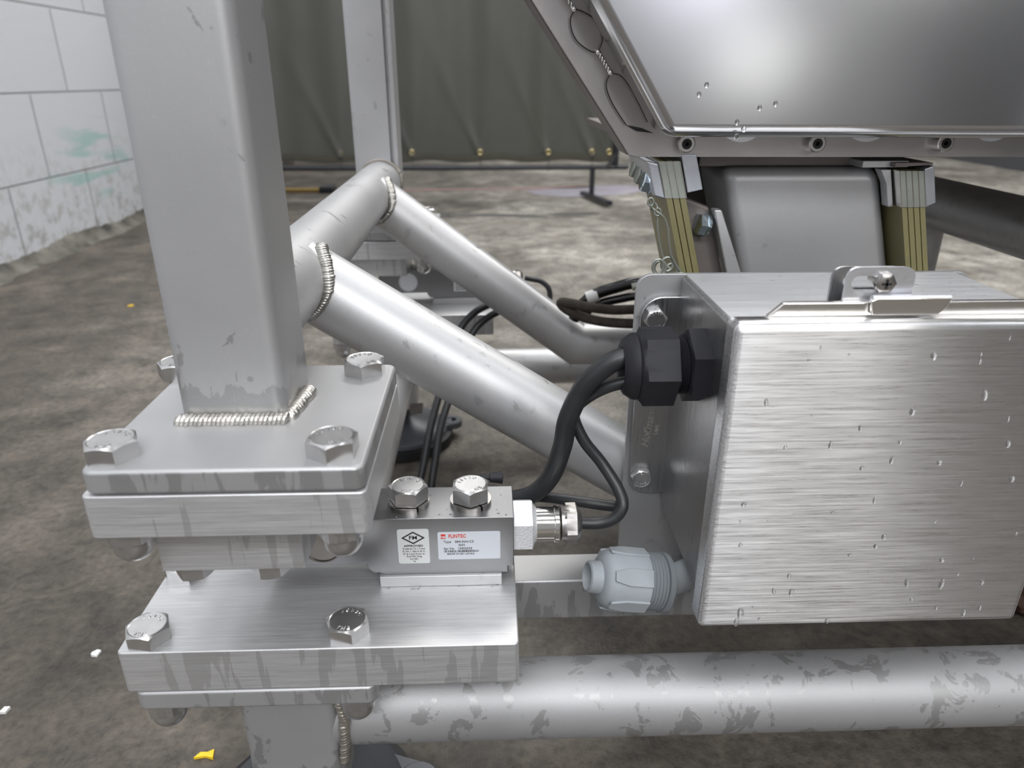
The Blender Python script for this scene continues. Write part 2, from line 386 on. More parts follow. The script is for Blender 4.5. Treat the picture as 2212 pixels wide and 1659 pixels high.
mesh('wall_front', box(-1260, 2600, -3500, -3350, FLOOR, 2400), 'darkwall', kind='structure', O=(0, -3350, FLOOR))
mesh('lid_band_panel_1', box(1560, 1760, -3350, -3290, FLOOR, 2100), 'dark_panel', kind='structure', O=(1660, -3320, FLOOR))  # added panel out of view, reflected as a dark band in the lid
mesh('lid_band_panel_2', box(2300, 2590, -3350, -3290, FLOOR, 2100), 'dark_panel', kind='structure', O=(2440, -3320, FLOOR))  # second added panel, darkening the right part of the lid's reflection
mesh('wall_right', box(2600, 2750, -3500, 7200, FLOOR, 2400), 'dark_panel', kind='structure', O=(2600, 0, FLOOR))
mesh('wall_back', box(-1110, 2600, 7050, 7200, FLOOR, 2400), 'wall', kind='structure', O=(0, 7050, FLOOR))

# ------------------------------------------------------------------ hex bolts
def hex_head(af, h, mat_rot=0):
    n = 72; b = new(); rc = af / 2 * .93; rings = []
    def hexr(a):
        aa = (a % (pi / 3)) - pi / 6; return af / 2 / cos(aa)
    defs = ['bot', 'edge', 'top', 'in', 'mid']
    for d in defs:
        rg = []
        for i in range(n):
            a = 2 * pi * i / n; Rr = hexr(a)
            if d == 'bot': r, z = Rr, 0
            elif d == 'edge': r, z = Rr, h - .15 - (Rr - rc) * .50
            elif d == 'top': r, z = rc, h
            elif d == 'in': r, z = rc - .5, h - .22
            else: r, z = rc * .4, h - .22
            rg.append(b.verts.new((r * cos(a), r * sin(a), z)))
        rings.append(rg)
    for A, B in zip(rings, rings[1:]):
        for i in range(n): b.faces.new((A[i], A[(i + 1) % n], B[(i + 1) % n], B[i]))
    b.faces.new(list(reversed(rings[0]))); b.faces.new(rings[-1]); return b
def hex_bolt(O, rz, label, af=18, h=7.4, shank=24, washer=False, group=None, cat='bolt', axis='Z', mat='bolt', txt=('F593C', 'THE'), spin=0):
    t = thing('hex_bolt', O, label, cat, group)
    base = 3.0 if washer else 0
    def put(b): return tf(b, Matrix.Translation(O))
    if washer:
        w = lathe((0, 0, 0), (0, 0, 1), [(0, af * .46), (0, af * .60), (2.6, af * .60), (2.6, af * .46)], 60, cap=False)
        # the split of the spring washer
        bmesh.ops.delete(w, geom=[f for f in w.faces if abs(math.atan2(f.calc_center_median().y, f.calc_center_median().x) - R(-58 - math.degrees(rz))) < R(3.2)], context='FACES')
        mesh('spring_washer', put(w), 'washer', t)
    mesh('head', put(tf(hex_head(af, h), Matrix.Translation((0, 0, base)))), mat, t, sm=20)
    mesh('shank', put(cyl((0, 0, -shank), (0, 0, base + 1), af / 3.1, 20)), mat, t)
    if txt:
        b = ring_text(txt[0], af * .34, af * .15, 90 + 20 * (len(txt[0]) - 1) / 2 + spin, 22, upside=False)
        b = join(b, ring_text(txt[1], af * .34, af * .15, -90 - 20 * (len(txt[1]) - 1) / 2 + spin, 22, upside=True))
        mesh('head_marking', put(tf(b, Matrix.Translation((0, 0, base + h - .2)))), mat, t)
    if axis == 'Y': t.rotation_euler = (R(90), 0, 0); t.rotation_euler.rotate_axis('Z', rz)
    else: t.rotation_euler = (0, 0, rz)
    return t
def dome_nut(O, rz, label, af=18, group=None):
    t = thing('domed_nut', O, label, 'nut', group)
    h = af * .42
    b = lathe(O, (O[0], O[1], O[2] - 30), [(0, af / 2, 1), (h - .8, af / 2, 1), (h, af / 2 * .98)] , 72)
    mesh('hex_body', b, 'bolt', t, sm=20)
    pr = [(h - .2, af / 2 * .90)] + [(h + 3 + af * .42 * sin(R(a)), af / 2 * .90 * cos(R(a)) + .01) for a in range(0, 91, 10)]
    mesh('dome', lathe(O, (O[0], O[1], O[2] - 30), pr, 36), 'bolt', t)
    t.rotation_euler = (0, 0, rz); return t

def weld(pts, r, name, parent, step=1.7, mat='weld', flat=.7):
    P = smooth_path(pts, 10); b = new(); acc = 0; last = P[0]
    for i in range(1, len(P)):
        d = P[i] - P[i - 1]; L = d.length; t = 0
        while acc + L - t >= step:
            t += step - acc; acc = 0
            c = P[i - 1] + d.normalized() * t; s = new(); bmesh.ops.create_icosphere(s, subdivisions=2, radius=1)
            q = d.to_track_quat('Z', 'Y').to_matrix().to_4x4(); j = random.uniform(.88, 1.1)
            tf(s, Matrix.Translation(c) @ q @ Matrix.Rotation(R(34 + random.uniform(-6, 6)), 4, 'X') @ Matrix.Diagonal((r * j, r * j * .8, step * 1.05, 1))); join(b, s)
        acc += L - t
    return mesh(name, b, mat, parent, sm=60)

# ------------------------------------------------------------------ welded tubular frame carried on the load cells
XL, XR, YF, YB, RT = -109., 395., 300., 800., 21.2
fr = thing('tubular_frame', (XL, YF, -133), 'welded grey steel tube frame with square upright posts and sloping braces', 'frame')
def sq_post(x, y, z0, z1, w=45, r=6):
    return prism(rrect(x - w / 2, x + w / 2, y - w / 2, y + w / 2, r, 8), z0, z1, axis='Z')
mesh('post', sq_post(XL, YF + 1, -133, 420), 'post', fr)
px_, py_ = XL - 6, YB + 2
rp = rrect(px_ - 22.5, px_ + 22.5, py_ - 22.5, py_ + 22.5, 6, 8, (1, 1, 1, 0))[:-1] + [(px_ + 15, py_ - 22.5), (px_ + 15.5, py_ - 16), (px_ + 18, py_ - 16), (px_ + 18.5, py_ - 20.5), (px_ + 22.5, py_ - 20.5)]
mesh('post', prism(rp, -142, 420, axis='Z'), 'frame', fr, sm=25)
mesh('post', sq_post(XR, YB + 2, -142, 420), 'frame', fr)
mesh('post', sq_post(XR, YF + 1, -133, 420), 'frame', fr)
mesh('base_plate', prism(rrect(-152.5, -47.3, 235, 341, 5), -143.3, -133, axis='Z'), 'plate', fr, bevel=1.8)
mesh('base_plate', prism(rrect(-159, -54, 735, 841, 5), -153, -142.5, axis='Z'), 'plate', fr, bevel=1.8)
def ring_end(x): return [(x, YF + 10, -101), (x, YB - 20, -101)]
mesh('side_tube', cyl((XL - 1, YF + 10, -102), (XL - 3, YB - 15, -100), RT, 64), 'frame', fr)
mesh('side_tube', cyl((XR, YF + 10, -101), (XR, YB - 15, -101), RT, 64), 'dull', fr)
def mitred(pts, r, n=56):
    """straight tubes with mitred corners, in a plane of constant y"""
    P = [Vector(p) for p in pts]; b = new(); rings = []
    for i, p in enumerate(P):
        din = (p - P[i - 1]).normalized() if i else None; dout = (P[i + 1] - p).normalized() if i < len(P) - 1 else None
        d = ((din or dout) + (dout or din)).normalized(); base = din or dout
        up = Vector((0, 1, 0)); s = base.cross(up).normalized(); rg = []
        for j in range(n):
            v = up * r * cos(2 * pi * j / n) + s * r * sin(2 * pi * j / n)
            rg.append(b.verts.new(p + v - base * (v.dot(d) / base.dot(d))))
        rings.append(rg)
    for A, B in zip(rings, rings[1:]):
        for i in range(n): b.faces.new((A[i], A[(i + 1) % n], B[(i + 1) % n], B[i]))
    b.faces.new(rings[0]); b.faces.new(rings[-1]); bmesh.ops.recalc_face_normals(b, faces=b.faces); return b
mesh('brace_tube', mitred([(XL, 401, -101), (118, 401, -249), (168, 401, -249), (XR, 401, -101)], RT), 'brace', fr)
mesh('brace_tube', mitred([(XL, 690, -100), (89, 690, -250), (197, 690, -250), (XR, 690, -100)], RT), 'frame', fr)
mesh('bridging_tube', cyl((200, 401, -235), (200, 690, -235), 16, 32), 'dull', fr)
mesh('bearer_plate', box(112, 312, 425, 520, -216, -210), 'dull', fr, bevel=1)
mesh('drop_tube', cyl((XR, 650, -105), (XR, 650, -295.6), RT, 48), 'dull', fr)
weld([(-132.5, 276, -132), (-110, 275.5, -132), (-86.5, 276, -132)], 4.0, 'weld_bead', fr, 1.9)
weld([(-86, 277, -132), (-84.6, 290, -132), (-82.8, 305, -131.5)], 4.1, 'weld_bead', fr, 1.8)
def saddle(y0, sgn, r0=24.3):
    pts = []
    for a in range(-75, 80, 15):          # where a brace meets the side tube: curve round the brace
        pts.append((0, y0 + RT * 1.04 * sin(R(a)), 0, a))
    out = []
    for _, y, _, a in pts:
        dy = y - y0
        zz = math.sqrt(max(RT * RT - dy * dy, 0)); out.append((y, zz, a))
    return out
def weld_saddle(yb, rr=2.6):
    P = []
    d = Vector((227, 0, -148)).normalized(); up = Vector((0, -1, 0)); s = d.cross(up)
    for k in range(-10, 11):
        a = R(k * 9.5)                    # round the side of the brace that faces the lens
        off = up * RT * cos(a) + s * RT * sin(a)
        A = Vector((XL, yb, -101)) + off  # walk along the brace until outside the side tube
        for i in range(0, 400):
            p = A + d * i * .25
            if math.hypot(p.x - XL, p.z + 101) > RT + .6: break
        P.append(tuple(p))
    return P
weld([p for p in weld_saddle(401)], 4.0, 'weld_bead', fr, 1.6, 'weld2')
weld([p for p in weld_saddle(690)], 4.0, 'weld_bead', fr, 1.8, 'weld2')
P = [(XL - 3 + (RT + 1) * cos(R(a)), YB - 19, -100 + (RT + 1) * sin(R(a))) for a in range(-40, 190, 10)]
weld(P, 2.6, 'weld_bead', fr, 2.0, 'stain')

# ------------------------------------------------------------------ lower base frame
bf = thing('base_frame', (XL, YF, -380), 'low welded steel tube base running along the concrete floor', 'frame')
mesh('front_tube', cyl((XL + 18, 299, -317), (640, 299, -317), RT, 64), 'base', bf)
mesh('rear_tube', cyl((XL + 18, 799, -317), (640, 799, -317), RT, 48), 'frame', bf)
mesh('side_tube', cyl((XL + 2, 312, -317), (XL, 790, -317), RT, 56), 'brace', bf)
mesh('side_tube', cyl((XR, 300, -317), (XR, 799, -317), RT, 48), 'frame', bf)
mesh('corner_column', prism(rrect(-131.5, -82, 277, 324, 6, 8), -362, -272, axis='Z'), 'base', bf)
mesh('corner_column', prism(rrect(-137, -88, 777, 824, 6, 8), -362, -272, axis='Z'), 'frame', bf)
mesh('top_plate', prism(rrect(-167.5, -55.3, 255.5, 346, 5), -273, -262.3, axis='Z'), 'plate', bf, bevel=1.6)
mesh('top_plate', prism(rrect(-174, -62, 756, 846, 5), -273, -262.3, axis='Z'), 'plate', bf, bevel=1.6)
mesh('cross_channel', box(XL + 10, 252, 351, 378, -308, -279), 'plate', bf, bevel=1.5)
mesh('mounting_plate', prism(rrect(79.7, 263, -281, -96.5, 8, 6, (1, 1, 0, 0)), 374.3, 377.5), 'dull', bf, bevel=.5)
weld([(-79.5, 276, -290), (-78, 276.5, -305), (-78.5, 277, -320), (-80, 278, -336)], 3.4, 'weld_bead', bf, 2.0, 'stain')
mesh('rear_cable_clip', box(-92, -78, 744, 760, -352, -346), 'castdark', bf)

def foot(O, label):
    t = thing('levelling_foot', O, label, 'foot', 'levelling feet under the base frame')
    x, y, z = O
    mesh('rubber_pad', lathe(O, (x, y, z + 10), [(0, 60), (3, 64), (13, 63), (14, 58)], 48), 'foot_rubber', t)
    b = lathe(O, (x, y, z + 10), [(13, 58), (18, 57), (24, 50), (30, 26), (38, 14), (44, 12)], 48)
    b = join(b, lathe((x + 62, y + 12, z + 13), (x + 62, y + 12, z + 30), [(0, 13), (7, 13), (8, 12), (8, 6), (2, 6)], 24))
    b = join(b, prism([(x + 30, y - 18), (x + 62, y - 1), (x + 62, y + 25), (x + 30, y + 36)], z + 13, z + 20, axis='Z'))
    mesh('foot_casting', b, 'foot_metal', t)
    mesh('threaded_stem', cyl((x, y, z + 36), (x, y, -361.8), 8, 24), 'dull_zinc', t)
    return t
foot((XL, 300, FLOOR), 'dark levelling foot below the nearer corner column of the base')
foot((XL - 2, 805, FLOOR), 'dark levelling foot with eyelet on the floor below the rear corner column')

# ------------------------------------------------------------------ weighing mounts
GB = 'hex bolts clamping the weighing mounts'
def mount(dx, dy, near):
    dzu = 0 if near else -9.5
    w = 'nearer' if near else 'rear'
    y = lambda v: v + dy
    mesh('clamp_plate', prism(rrect(-154 + dx, -47.3 + dx, y(235), y(341.5), 3), -162.5 + dzu, -143.8 + dzu, axis='Z'), 'ground', O=(-100 + dx, y(288), -162.5),
         label=('thick brushed steel plate with water runs below the nearer post plate' if near else 'thick steel plate below the rear post, seen behind the braces'), cat='plate', bevel=.7)
    mesh('spacer_block', box(-118 + dx, -82 + dx, y(300), y(330), -199, -194, bm=box(-141.5 + dx, -80.8 + dx, y(257), y(333), -194.8, -162.5 + dzu)), 'ground', O=(-111 + dx, y(295), -198),
         label=('small brushed steel block hanging below the nearer thick plate' if near else 'small steel spacer block under the rear thick plate'), cat='block', bevel=.4)
    mesh('bearer_plate', prism(rrect(-170.5 + dx, 11.8 + dx, y(256), y(350), 2.5), -262, -238.6, axis='Z'), 'ground2', O=(-80 + dx, y(300), -262),
         label=('long thick brushed steel plate under the nearer load cell, water streaks on front edge' if near else 'long thick steel plate under the rear load cell'), cat='plate', bevel=.8)
    # load cell
    lc = thing('load_cell', (-55 + dx, y(315), -232), ('grey steel beam load cell with white and silver labels beside the nearer post' if near else 'dark load cell half hidden behind the sloping braces'), 'load cell')
    prof = [(11 + dx, -199), (11 + dx, -228.5), (8 + dx, -228.5), (8 + dx, -232.3), (-55 + dx, -232.3), (-57.5 + dx, -231)] + [(-57.5 + dx - 6 * sin(R(a)), -232 + 0.5 + 6 * (1 - cos(R(a)))) for a in range(15, 91, 15)] + [(-118 + dx, -226), (-118 + dx, -199)]
    mesh('beam_body', prism(prof, y(300), y(329.5)), 'cell', lc, bevel=.5)
    mesh('sealing_cup', lathe((-84.5 + dx, y(301), -213), (-84.5 + dx, y(290), -213), [(0, 10.6), (1.6, 10.6), (1.8, 9.8), (1.2, 9.5), (1.2, 4)], 48), 'cup' if near else 'sand', lc)
    g = lathe((11 + dx, y(315), -213.5), (60 + dx, y(315), -213.5), [(0, 12.2, 1), (9.6, 12.2, 1), (11.2, 9.5), (12, 8.8)], 72, twist=R(30))
    mesh('gland_body', g, 'sand', lc, sm=25)
    mesh('gland_sleeve', lathe((22.5 + dx, y(315), -213.5), (60 + dx, y(315), -213.5), [(0, 8.8), (9.5, 8.8), (10, 9.6), (12, 9.6), (12.6, 9.0), (13, 8)], 48), 'shiny', lc)
    mesh('gland_nut', lathe((35.8 + dx, y(315), -213.5), (60 + dx, y(315), -213.5), [(0, 9.2), (1.5, 9.2), (2.6, 9.3, 1), (7.8, 9.3, 1), (9.2, 8.4), (10.6, 6.4), (11, 3.6)], 72), 'washer', lc, sm=25)
    if near:
        fy = 299.85
        lb = mesh('approval_label', prism(rrect(-47.1, -31.4, -225.5, -205, 1.2), fy - .05, 300), 'label2', lc, label='small silver approval label')
        bb = new()
        def ln(s, x, z, size, off=0, sx=1):
            t = text_bm(s, size, .04, off); tf(t, Matrix.Translation((x, fy - .1, z)) @ FRONT @ Matrix.Diagonal((sx, 1, 1, 1))); join(bb, t)
        ln('FM', -39.3, -210.1, 3.0, .06, 1.15)
        for sgn, (rx, rz_) in (('o', (5.9, 3.7)), ):
            o_ = [(rx, 0), (0, rz_), (-rx, 0), (0, -rz_)]; i_ = [(rx - 1.25, 0), (0, rz_ - .8), (-rx + 1.25, 0), (0, -rz_ + .8)]
            for q in range(4):
                a, b2, c2, d2 = o_[q], o_[(q + 1) % 4], i_[(q + 1) % 4], i_[q]
                prism([(-39.3 + p[0], -210.1 + p[1]) for p in (a, b2, c2, d2)], fy - .14, fy - .04, bm=bb)
        ln('APPROVED', -39.3, -214.9, 1.55, .035, 1.25)
        for i, s in enumerate(('IS safe for CI. I, II and', 'III, Div 1, Gps A, B, C,', 'D, E, F and G acc. to', 'FLINTEC Dwg', '3-21457.', 'T4')):
            ln(s, -39.25, -216.6 - i * 1.55, 1.25, .012, 1.02)
        mesh('label_print', bb, 'ink', lb, O=ORG[lc.name])
        lb = mesh('rating_label', prism(rrect(-27.1, 4.1, -223.5, -207.1, .9), fy - .05, 300), 'label', lc, label='white rating label with red lettering')
        bb = new()
        t = text_bm('FLINTEC', 2.9, .04, .07); tf(t, Matrix.Translation((-17.4, fy - .1, -209.6)) @ FRONT @ Matrix.Diagonal((.80, 1, 1, 1))); join(bb, t)
        for seg in (((-25.5, -211.0), (-25.5, -210.2), (-24.6, -210.2), (-24.3, -210.8), (-23.2, -210.2), (-23.2, -211.0)),
                    ((-25.5, -208.3), (-23.2, -208.3), (-23.2, -209.9), (-23.9, -209.3), (-24.4, -209.9), (-24.9, -209.3), (-25.5, -209.8))):
            prism(list(seg), fy - .14, fy - .04, bm=bb)
        mesh('red_print', bb, 'red', lb, O=ORG[lc.name], label='red maker lettering with wave mark')
        bb = new()
        def ll(s, x, z, size, off=.01, sx=1):
            t = text_bm(s, size, .04, off); xs = [v.co.x for v in t.verts]; tf(t, Matrix.Translation((x - min(xs) * sx, fy - .1, z)) @ FRONT @ Matrix.Diagonal((sx, 1, 1, 1))); join(bb, t)
        ll('Type', -24.2, -212.9, 1.85); ll('SB4-5kN-C3', -18.6, -212.9, 1.85); ll('5kN', -16.8, -214.9, 1.85)
        ll('Ser.No', -24.2, -217.0, 1.85); ll('10456535', -17.0, -217.0, 1.85); ll('MADE IN SRI LANKA', -22.6, -220.2, 1.35, .012, 1.12)
        x = -24.2; rng = random.Random(3)
        while x < -6.6:
            w_ = rng.choice((.14, .14, .3, .42)); prism([(x, -219.2), (x + w_, -219.2), (x + w_, -218.0), (x, -218.0)], fy - .14, fy - .04, bm=bb); x += w_ + rng.choice((.16, .16, .34))
        mesh('label_print', bb, 'ink', lb, O=ORG[lc.name])
    else:
        lb = mesh('rating_label', box(-33 + dx, -10 + dx, y(299.4), y(300), -224, -209), 'label2', lc)
        bb = new()
        for i in range(5): box(-31 + dx, -13 + dx, y(299.2), y(299.4), -222 + i * 2.6, -221.2 + i * 2.6, bm=bb)
        mesh('label_print', bb, 'ink', lb, O=ORG[lc.name])
    mesh('shim_plate', box(-57.2 + dx, 4.8 + dx, y(298), y(331), -238.6, -232.3), 'frame', O=(-26 + dx, y(315), -238),
         label=('thin steel shim strip under the labelled nearer load cell' if near else 'steel shim strip under the rear load cell'), cat='shim', bevel=.5)
    # bolts
    if near:
        hex_bolt((-144.5, 247.5, -133), R(-2), 'hex bolt at the front left corner of the post plate', group=GB)
        hex_bolt((-61, 247.5, -133), R(28), 'hex bolt with wet dark head at the front right corner of the post plate', group=GB)
        hex_bolt((-61.5, 330, -133), R(31), 'hex bolt behind the post at the right rear corner of its plate', group=GB)
        hex_bolt((-151, 330, -133), R(5), 'hex bolt half hidden behind the left edge of the nearer post', group=GB)
        hex_bolt((-159.3, 266, -238.6), R(-5), 'hex bolt at the left end of the long lower plate', group=GB)
        hex_bolt((-68, 267, -238.6), R(-10), 'hex bolt with wet head near the middle of the long lower plate', group=GB)
        hex_bolt((-161, 313, -238.6), R(2), 'hex bolt low on the lower plate, mostly hidden behind the spacer block', group=GB, txt=None, shank=20)
        hex_bolt((-42, 314, -199), R(-3), 'hex bolt on spring washer atop the load cell, nearer the post', af=17.4, h=8.2, shank=30, washer=True, group=GB)
        hex_bolt((-10.6, 314, -199), R(30), 'hex bolt on split spring washer atop the load cell, nearer the cable gland', af=17.4, h=8.2, shank=30, washer=True, group=GB)
    else:
        for (px, py, nm) in ((-144.5, 247.5, 'hidden left front'), (-61, 247.5, 'right front'), (-61.5, 330, 'right rear')):
            if px < -100: continue
            hex_bolt((px + dx, y(py), -142.5), R(20), 'bright hex bolt on the rear post plate, its %s corner' % nm, group=GB, txt=None)
    NG = 'domed nuts under the clamped plates'
    zb = -162.5 + dzu
    for (px, py, nm) in ((-145, 248, 'left'), (-61, 248, 'right'), (-61, 330, 'inner right')):
        if near or px > -100:
            dome_nut((px + dx, y(py), zb), R(12), ('domed nut under the %s of the nearer thick plate' % nm) if near else ('blurred domed nut under the %s of the rear thick plate' % nm), group=NG)
    for (px, py, nm) in ((-158.5, 266, 'left front'), (-67, 267, 'right front')):
        dome_nut((px + dx, y(py), -273), R(5), ('domed nut under the thin plate of the base, %s' % nm) if near else ('blurred domed nut under the rear thin plate, %s' % nm), group=NG)
    if near:
        for px, nm in ((-134, 'left'), (-100, 'right')):
            t = hex_bolt((px, 271, -194.8), R(10), 'small bolt head under the %s half of the spacer block' % nm, af=15, h=11, shank=18, txt=None, group='bolt heads under the spacer block')
            t.rotation_euler = (pi, 0, R(10))
mount(0, 0, True)
mount(-7, 500, False)

# ------------------------------------------------------------------ stainless junction box
jb = thing('junction_box', (178, 330, -244), 'brushed stainless steel junction box with water drops on its lid', 'junction box')
mesh('body', box(103, 252.5, 285, 372.5, -240, -96), 'boxside', jb, bevel=2.5)
mesh('body_top', box(105, 250, 287, 371, -96.4, -95.6), 'boxtop', jb, label='brushed top sheet of the box')
# lid: pressed shell with a soft front edge
lid = box(99, 256, 270, 284.5, -244.8, -90.8)
lo = mesh('lid', lid, 'lid', jb, bevel=3.2, seg=5, label='brushed front lid with rounded edges')
mesh('rain_strip', prism([(114.8, -91), (121.5, -84.8), (254, -84.8), (256, -91)], 280.5, 283.5), 'strip', jb, bevel=.8, label='bright polished lip along lid top')
ck = mesh('lid_clamp', prism([(157.5, -89.8), (156, -83.6), (158.5, -82.4), (189.5, -82.4), (188.5, -86.4), (185, -89.8)], 277.5, 279.8), 'strip', jb, bevel=.5, label='bright hook of the lid clamp')
mesh('clamp_roll', cyl((157, 279.5, -83), (189.5, 279.5, -83), 1.6, 20), 'clamp', ck, O=ORG[jb.name])
def slotted(x0, x1, z0, z1, r, sx0, sx1, sz0, sz1, y0, y1):
    outer = rrect(x0, x1, z0, z1, r, 8, (1, 1, 0, 0)); cx, cz = (sx0 + sx1) / 2, (sz0 + sz1) / 2
    n = 64; b = new(); A, B, C_, D_ = [], [], [], []
    def hit(poly, a):
        dx, dz = cos(a), sin(a); best = None
        for i in range(len(poly)):
            p, q = poly[i], poly[(i + 1) % len(poly)]; ex, ez = q[0] - p[0], q[1] - p[1]; den = dx * ez - dz * ex
            if abs(den) < 1e-9: continue
            t = ((p[0] - cx) * ez - (p[1] - cz) * ex) / den; u = ((p[0] - cx) * dz - (p[1] - cz) * dx) / den
            if t > 0 and -1e-6 <= u <= 1 + 1e-6 and (best is None or t < best): best = t
        return (cx + dx * best, cz + dz * best)
    inner = rrect(sx0, sx1, sz0, sz1, (sz1 - sz0) / 2 - .01, 8)
    for i in range(n):
        a = 2 * pi * i / n + .01; o_, i_ = hit(outer, a), hit(inner, a)
        A.append(b.verts.new((o_[0], y0, o_[1]))); B.append(b.verts.new((i_[0], y0, i_[1])))
        C_.append(b.verts.new((o_[0], y1, o_[1]))); D_.append(b.verts.new((i_[0], y1, i_[1])))
    for i in range(n):
        j = (i + 1) % n
        b.faces.new((A[i], A[j], B[j], B[i])); b.faces.new((C_[i], D_[i], D_[j], C_[j]))
        b.faces.new((A[i], C_[i], C_[j], A[j])); b.faces.new((B[i], B[j], D_[j], D_[i]))
    bmesh.ops.recalc_face_normals(b, faces=b.faces); return b
mesh('clamp_bracket', slotted(147.2, 176, -91, -71, 4.5, 149.5, 168, -80.6, -74.6, 283.8, 285.2), 'clamp', jb, label='pale slotted clamp bracket')
mesh('clamp_bracket', slotted(144.5, 175, -95.6, -72.5, 4.5, 149.5, 168, -81.5, -76, 291, 292.4), 'boxside', jb, label='darker inner clamp bracket')
b = lathe((162.8, 283.8, -77.4), (162.8, 270, -77.4), [(-9, 2.2), (0, 2.2), (.1, 3.9, 1), (2.4, 3.9, 1), (2.7, 3.4), (2.9, 2.4)], 48)
sc = mesh('clamp_screw', b, 'washer', jb, sm=25)
b = box(160.8, 164.8, 280.8, 281.1, -77.9, -76.9); b = box(162.3, 163.3, 280.8, 281.1, -79.4, -75.4, bm=b)
mesh('screw_recess', tf(b, Matrix.Translation((0, -.15, 0))), 'ink', sc, O=ORG[jb.name])
ft = mesh('mounting_foot', prism(rrect(82.3, 108, -230.5, -108, 12, 8, (0, 1, 1, 0)), 370.6, 374.2), 'boxside', jb, bevel=.8, label='flat mounting foot with rounded ends')
t = tf(text_bm('Hoffman', 6.6, .2, 0, .35), Matrix.Translation((91.3, 370.5, -188)) @ FRONT @ Matrix.Rotation(R(84), 4, 'Z')); mesh('stamped_lettering', t, 'shiny', ft, O=ORG[jb.name])  # both stampings use brighter metal in place of highlights on the embossing
t = tf(text_bm('USA', 3.4, .2), Matrix.Translation((96.6, 370.5, -188)) @ FRONT @ Matrix.Rotation(R(84), 4, 'Z')); mesh('stamped_lettering', t, 'shiny', ft, O=ORG[jb.name])
hex_bolt((90, 370.4, -120), R(12), 'small hex bolt holding the upper end of the box foot', af=11, h=4.4, shank=5, axis='Y', group='bolts of the junction box foot', txt=('F593C', 'THE'))
hex_bolt((89.2, 370.4, -218.5), R(-10), 'small hex bolt holding the lower end of the box foot', af=11, h=4.4, shank=5, axis='Y', group='bolts of the junction box foot', txt=('C.F', 'F593C'))

# water drops
DR = [(115.6, -124.9), (126.9, -146.3), (146.6, -145.5), (158.2, -137.5), (162.5, -157.2), (176.9, -144.5), (175.1, -153.5), (196.7, -155.1), (208.6, -123), (182.5, -105), (179.2, -130.1), (231.8, -164), (209.2, -165.9), (112.4, -174.7), (171.6, -174), (225, -146.4), (118.7, -235.9), (117.4, -241.4), (141.6, -224.1), (139, -214.6), (210.2, -207.2), (177.2, -198.6), (220, -215.4), (213.5, -221.2), (200.9, -229.9), (233, -220.6), (235.9, -236), (228.6, -239), (196.5, -220.2), (113.7, -196.6), (179.9, -193.5), (133, -223.3), (161.9, -241.8)]
b = new()
for i, (x, z) in enumerate(DR + [(random.uniform(103, 252), random.uniform(-240, -97)) for _ in range(26)]):
    s = new(); bmesh.ops.create_uvsphere(s, u_segments=14, v_segments=8, radius=1)
    q = 1.55 * random.uniform(.6, 1.15) * (1.6 if i in (7, 16, 17) else 1) * (.55 if i >= len(DR) else 1)
    tf(s, Matrix.Translation((x, 270, z)) @ Matrix.Rotation(random.uniform(-.3, .1), 4, 'Y') @ Matrix.Diagonal((q * .75, q * .42, q * random.uniform(.9, 1.7), 1))); join(b, s)
for _ in range(110):
    s = new(); bmesh.ops.create_uvsphere(s, u_segments=10, v_segments=6, radius=1); q = random.uniform(.25, .95)
    x = random.choice((random.uniform(150, 200), random.uniform(215, 248), random.uniform(108, 250)))
    tf(s, Matrix.Translation((x, random.uniform(292, 369), -95.6)) @ Matrix.Diagonal((q * 1.3, q, q * .4, 1))); join(b, s)
mesh('water_drops', b, 'water', O=(178, 270, -170), kind='stuff', label='clear water drops beaded on the box lid and top', cat='water', sm=80)
b = new()
for _ in range(60):
    s = new(); bmesh.ops.create_uvsphere(s, u_segments=10, v_segments=6, radius=1); q = random.uniform(.25, .7)
    c = random.choice(((random.uniform(-55, 8), random.uniform(301, 328), -199), (random.uniform(-55, 4), random.uniform(296, 300), -238.6)))
    tf(s, Matrix.Translation(c) @ Matrix.Diagonal((q, q, q * .5, 1))); join(b, s)
for x, z in ((113, -3), (109.5, -7.5), (131, -21), (135, -24.5), (131.5, -31 + 3), (142, -14), (150, -12)):
    s = new(); bmesh.ops.create_uvsphere(s, u_segments=12, v_segments=8, radius=1)
    tf(s, Matrix.Translation((x, 395, z)) @ Matrix.Diagonal((1.2, .5, 1.6, 1))); join(b, s)
mesh('water_beads', b, 'water', O=(-20, 315, -199), kind='stuff', label='small water beads on the load cell and the trough wall', cat='water', sm=80)

# ------------------------------------------------------------------ glands and cables
g = thing('cable_gland', (98, 320.7, -128), 'large black plastic cable gland on the left side of the junction box', 'cable gland')
X0 = (103, 320.7, -128); X1 = (0, 320.7, -128)
mesh('lock_nut', lathe(X0, X1, [(0, 16.4, 1), (8.5, 16.4, 1), (9.2, 15.4)], 72, twist=R(30)), 'black', g, sm=25)
mesh('thread', lathe(X0, X1, [(8.5, 13.5)] + sum([[(9 + i * 1.25, 12.7), (9.6 + i * 1.25, 13.8)] for i in range(5)], []) + [(16, 13)], 48), 'black', g)
mesh('cap_nut', lathe(X0, X1, [(14.6, 15), (14.9, 16.9, 1), (30.0, 16.9, 1), (31.5, 16.6), (32.5, 15.6), (33, 16.4), (35, 16), (38.6, 13.6), (39.8, 11.4), (39.2, 9.6), (31, 9.4)], 72), 'black', g, sm=28)
mesh('supply_cable', tube([(76, 320, -123), (70, 319, -122), (58, 318, -125), (46, 320, -138), (39, 324, -157), (37, 328, -175), (32, 335, -197), (23, 342, -212), (11, 346, -218), (-6, 352, -223), (-40, 358, -228), (-70, 362, -238)], 5.1, 24), 'rubber',
     O=(70, 318, -122), label='thick black cable curving down from the black gland behind the load cell', cat='cable')
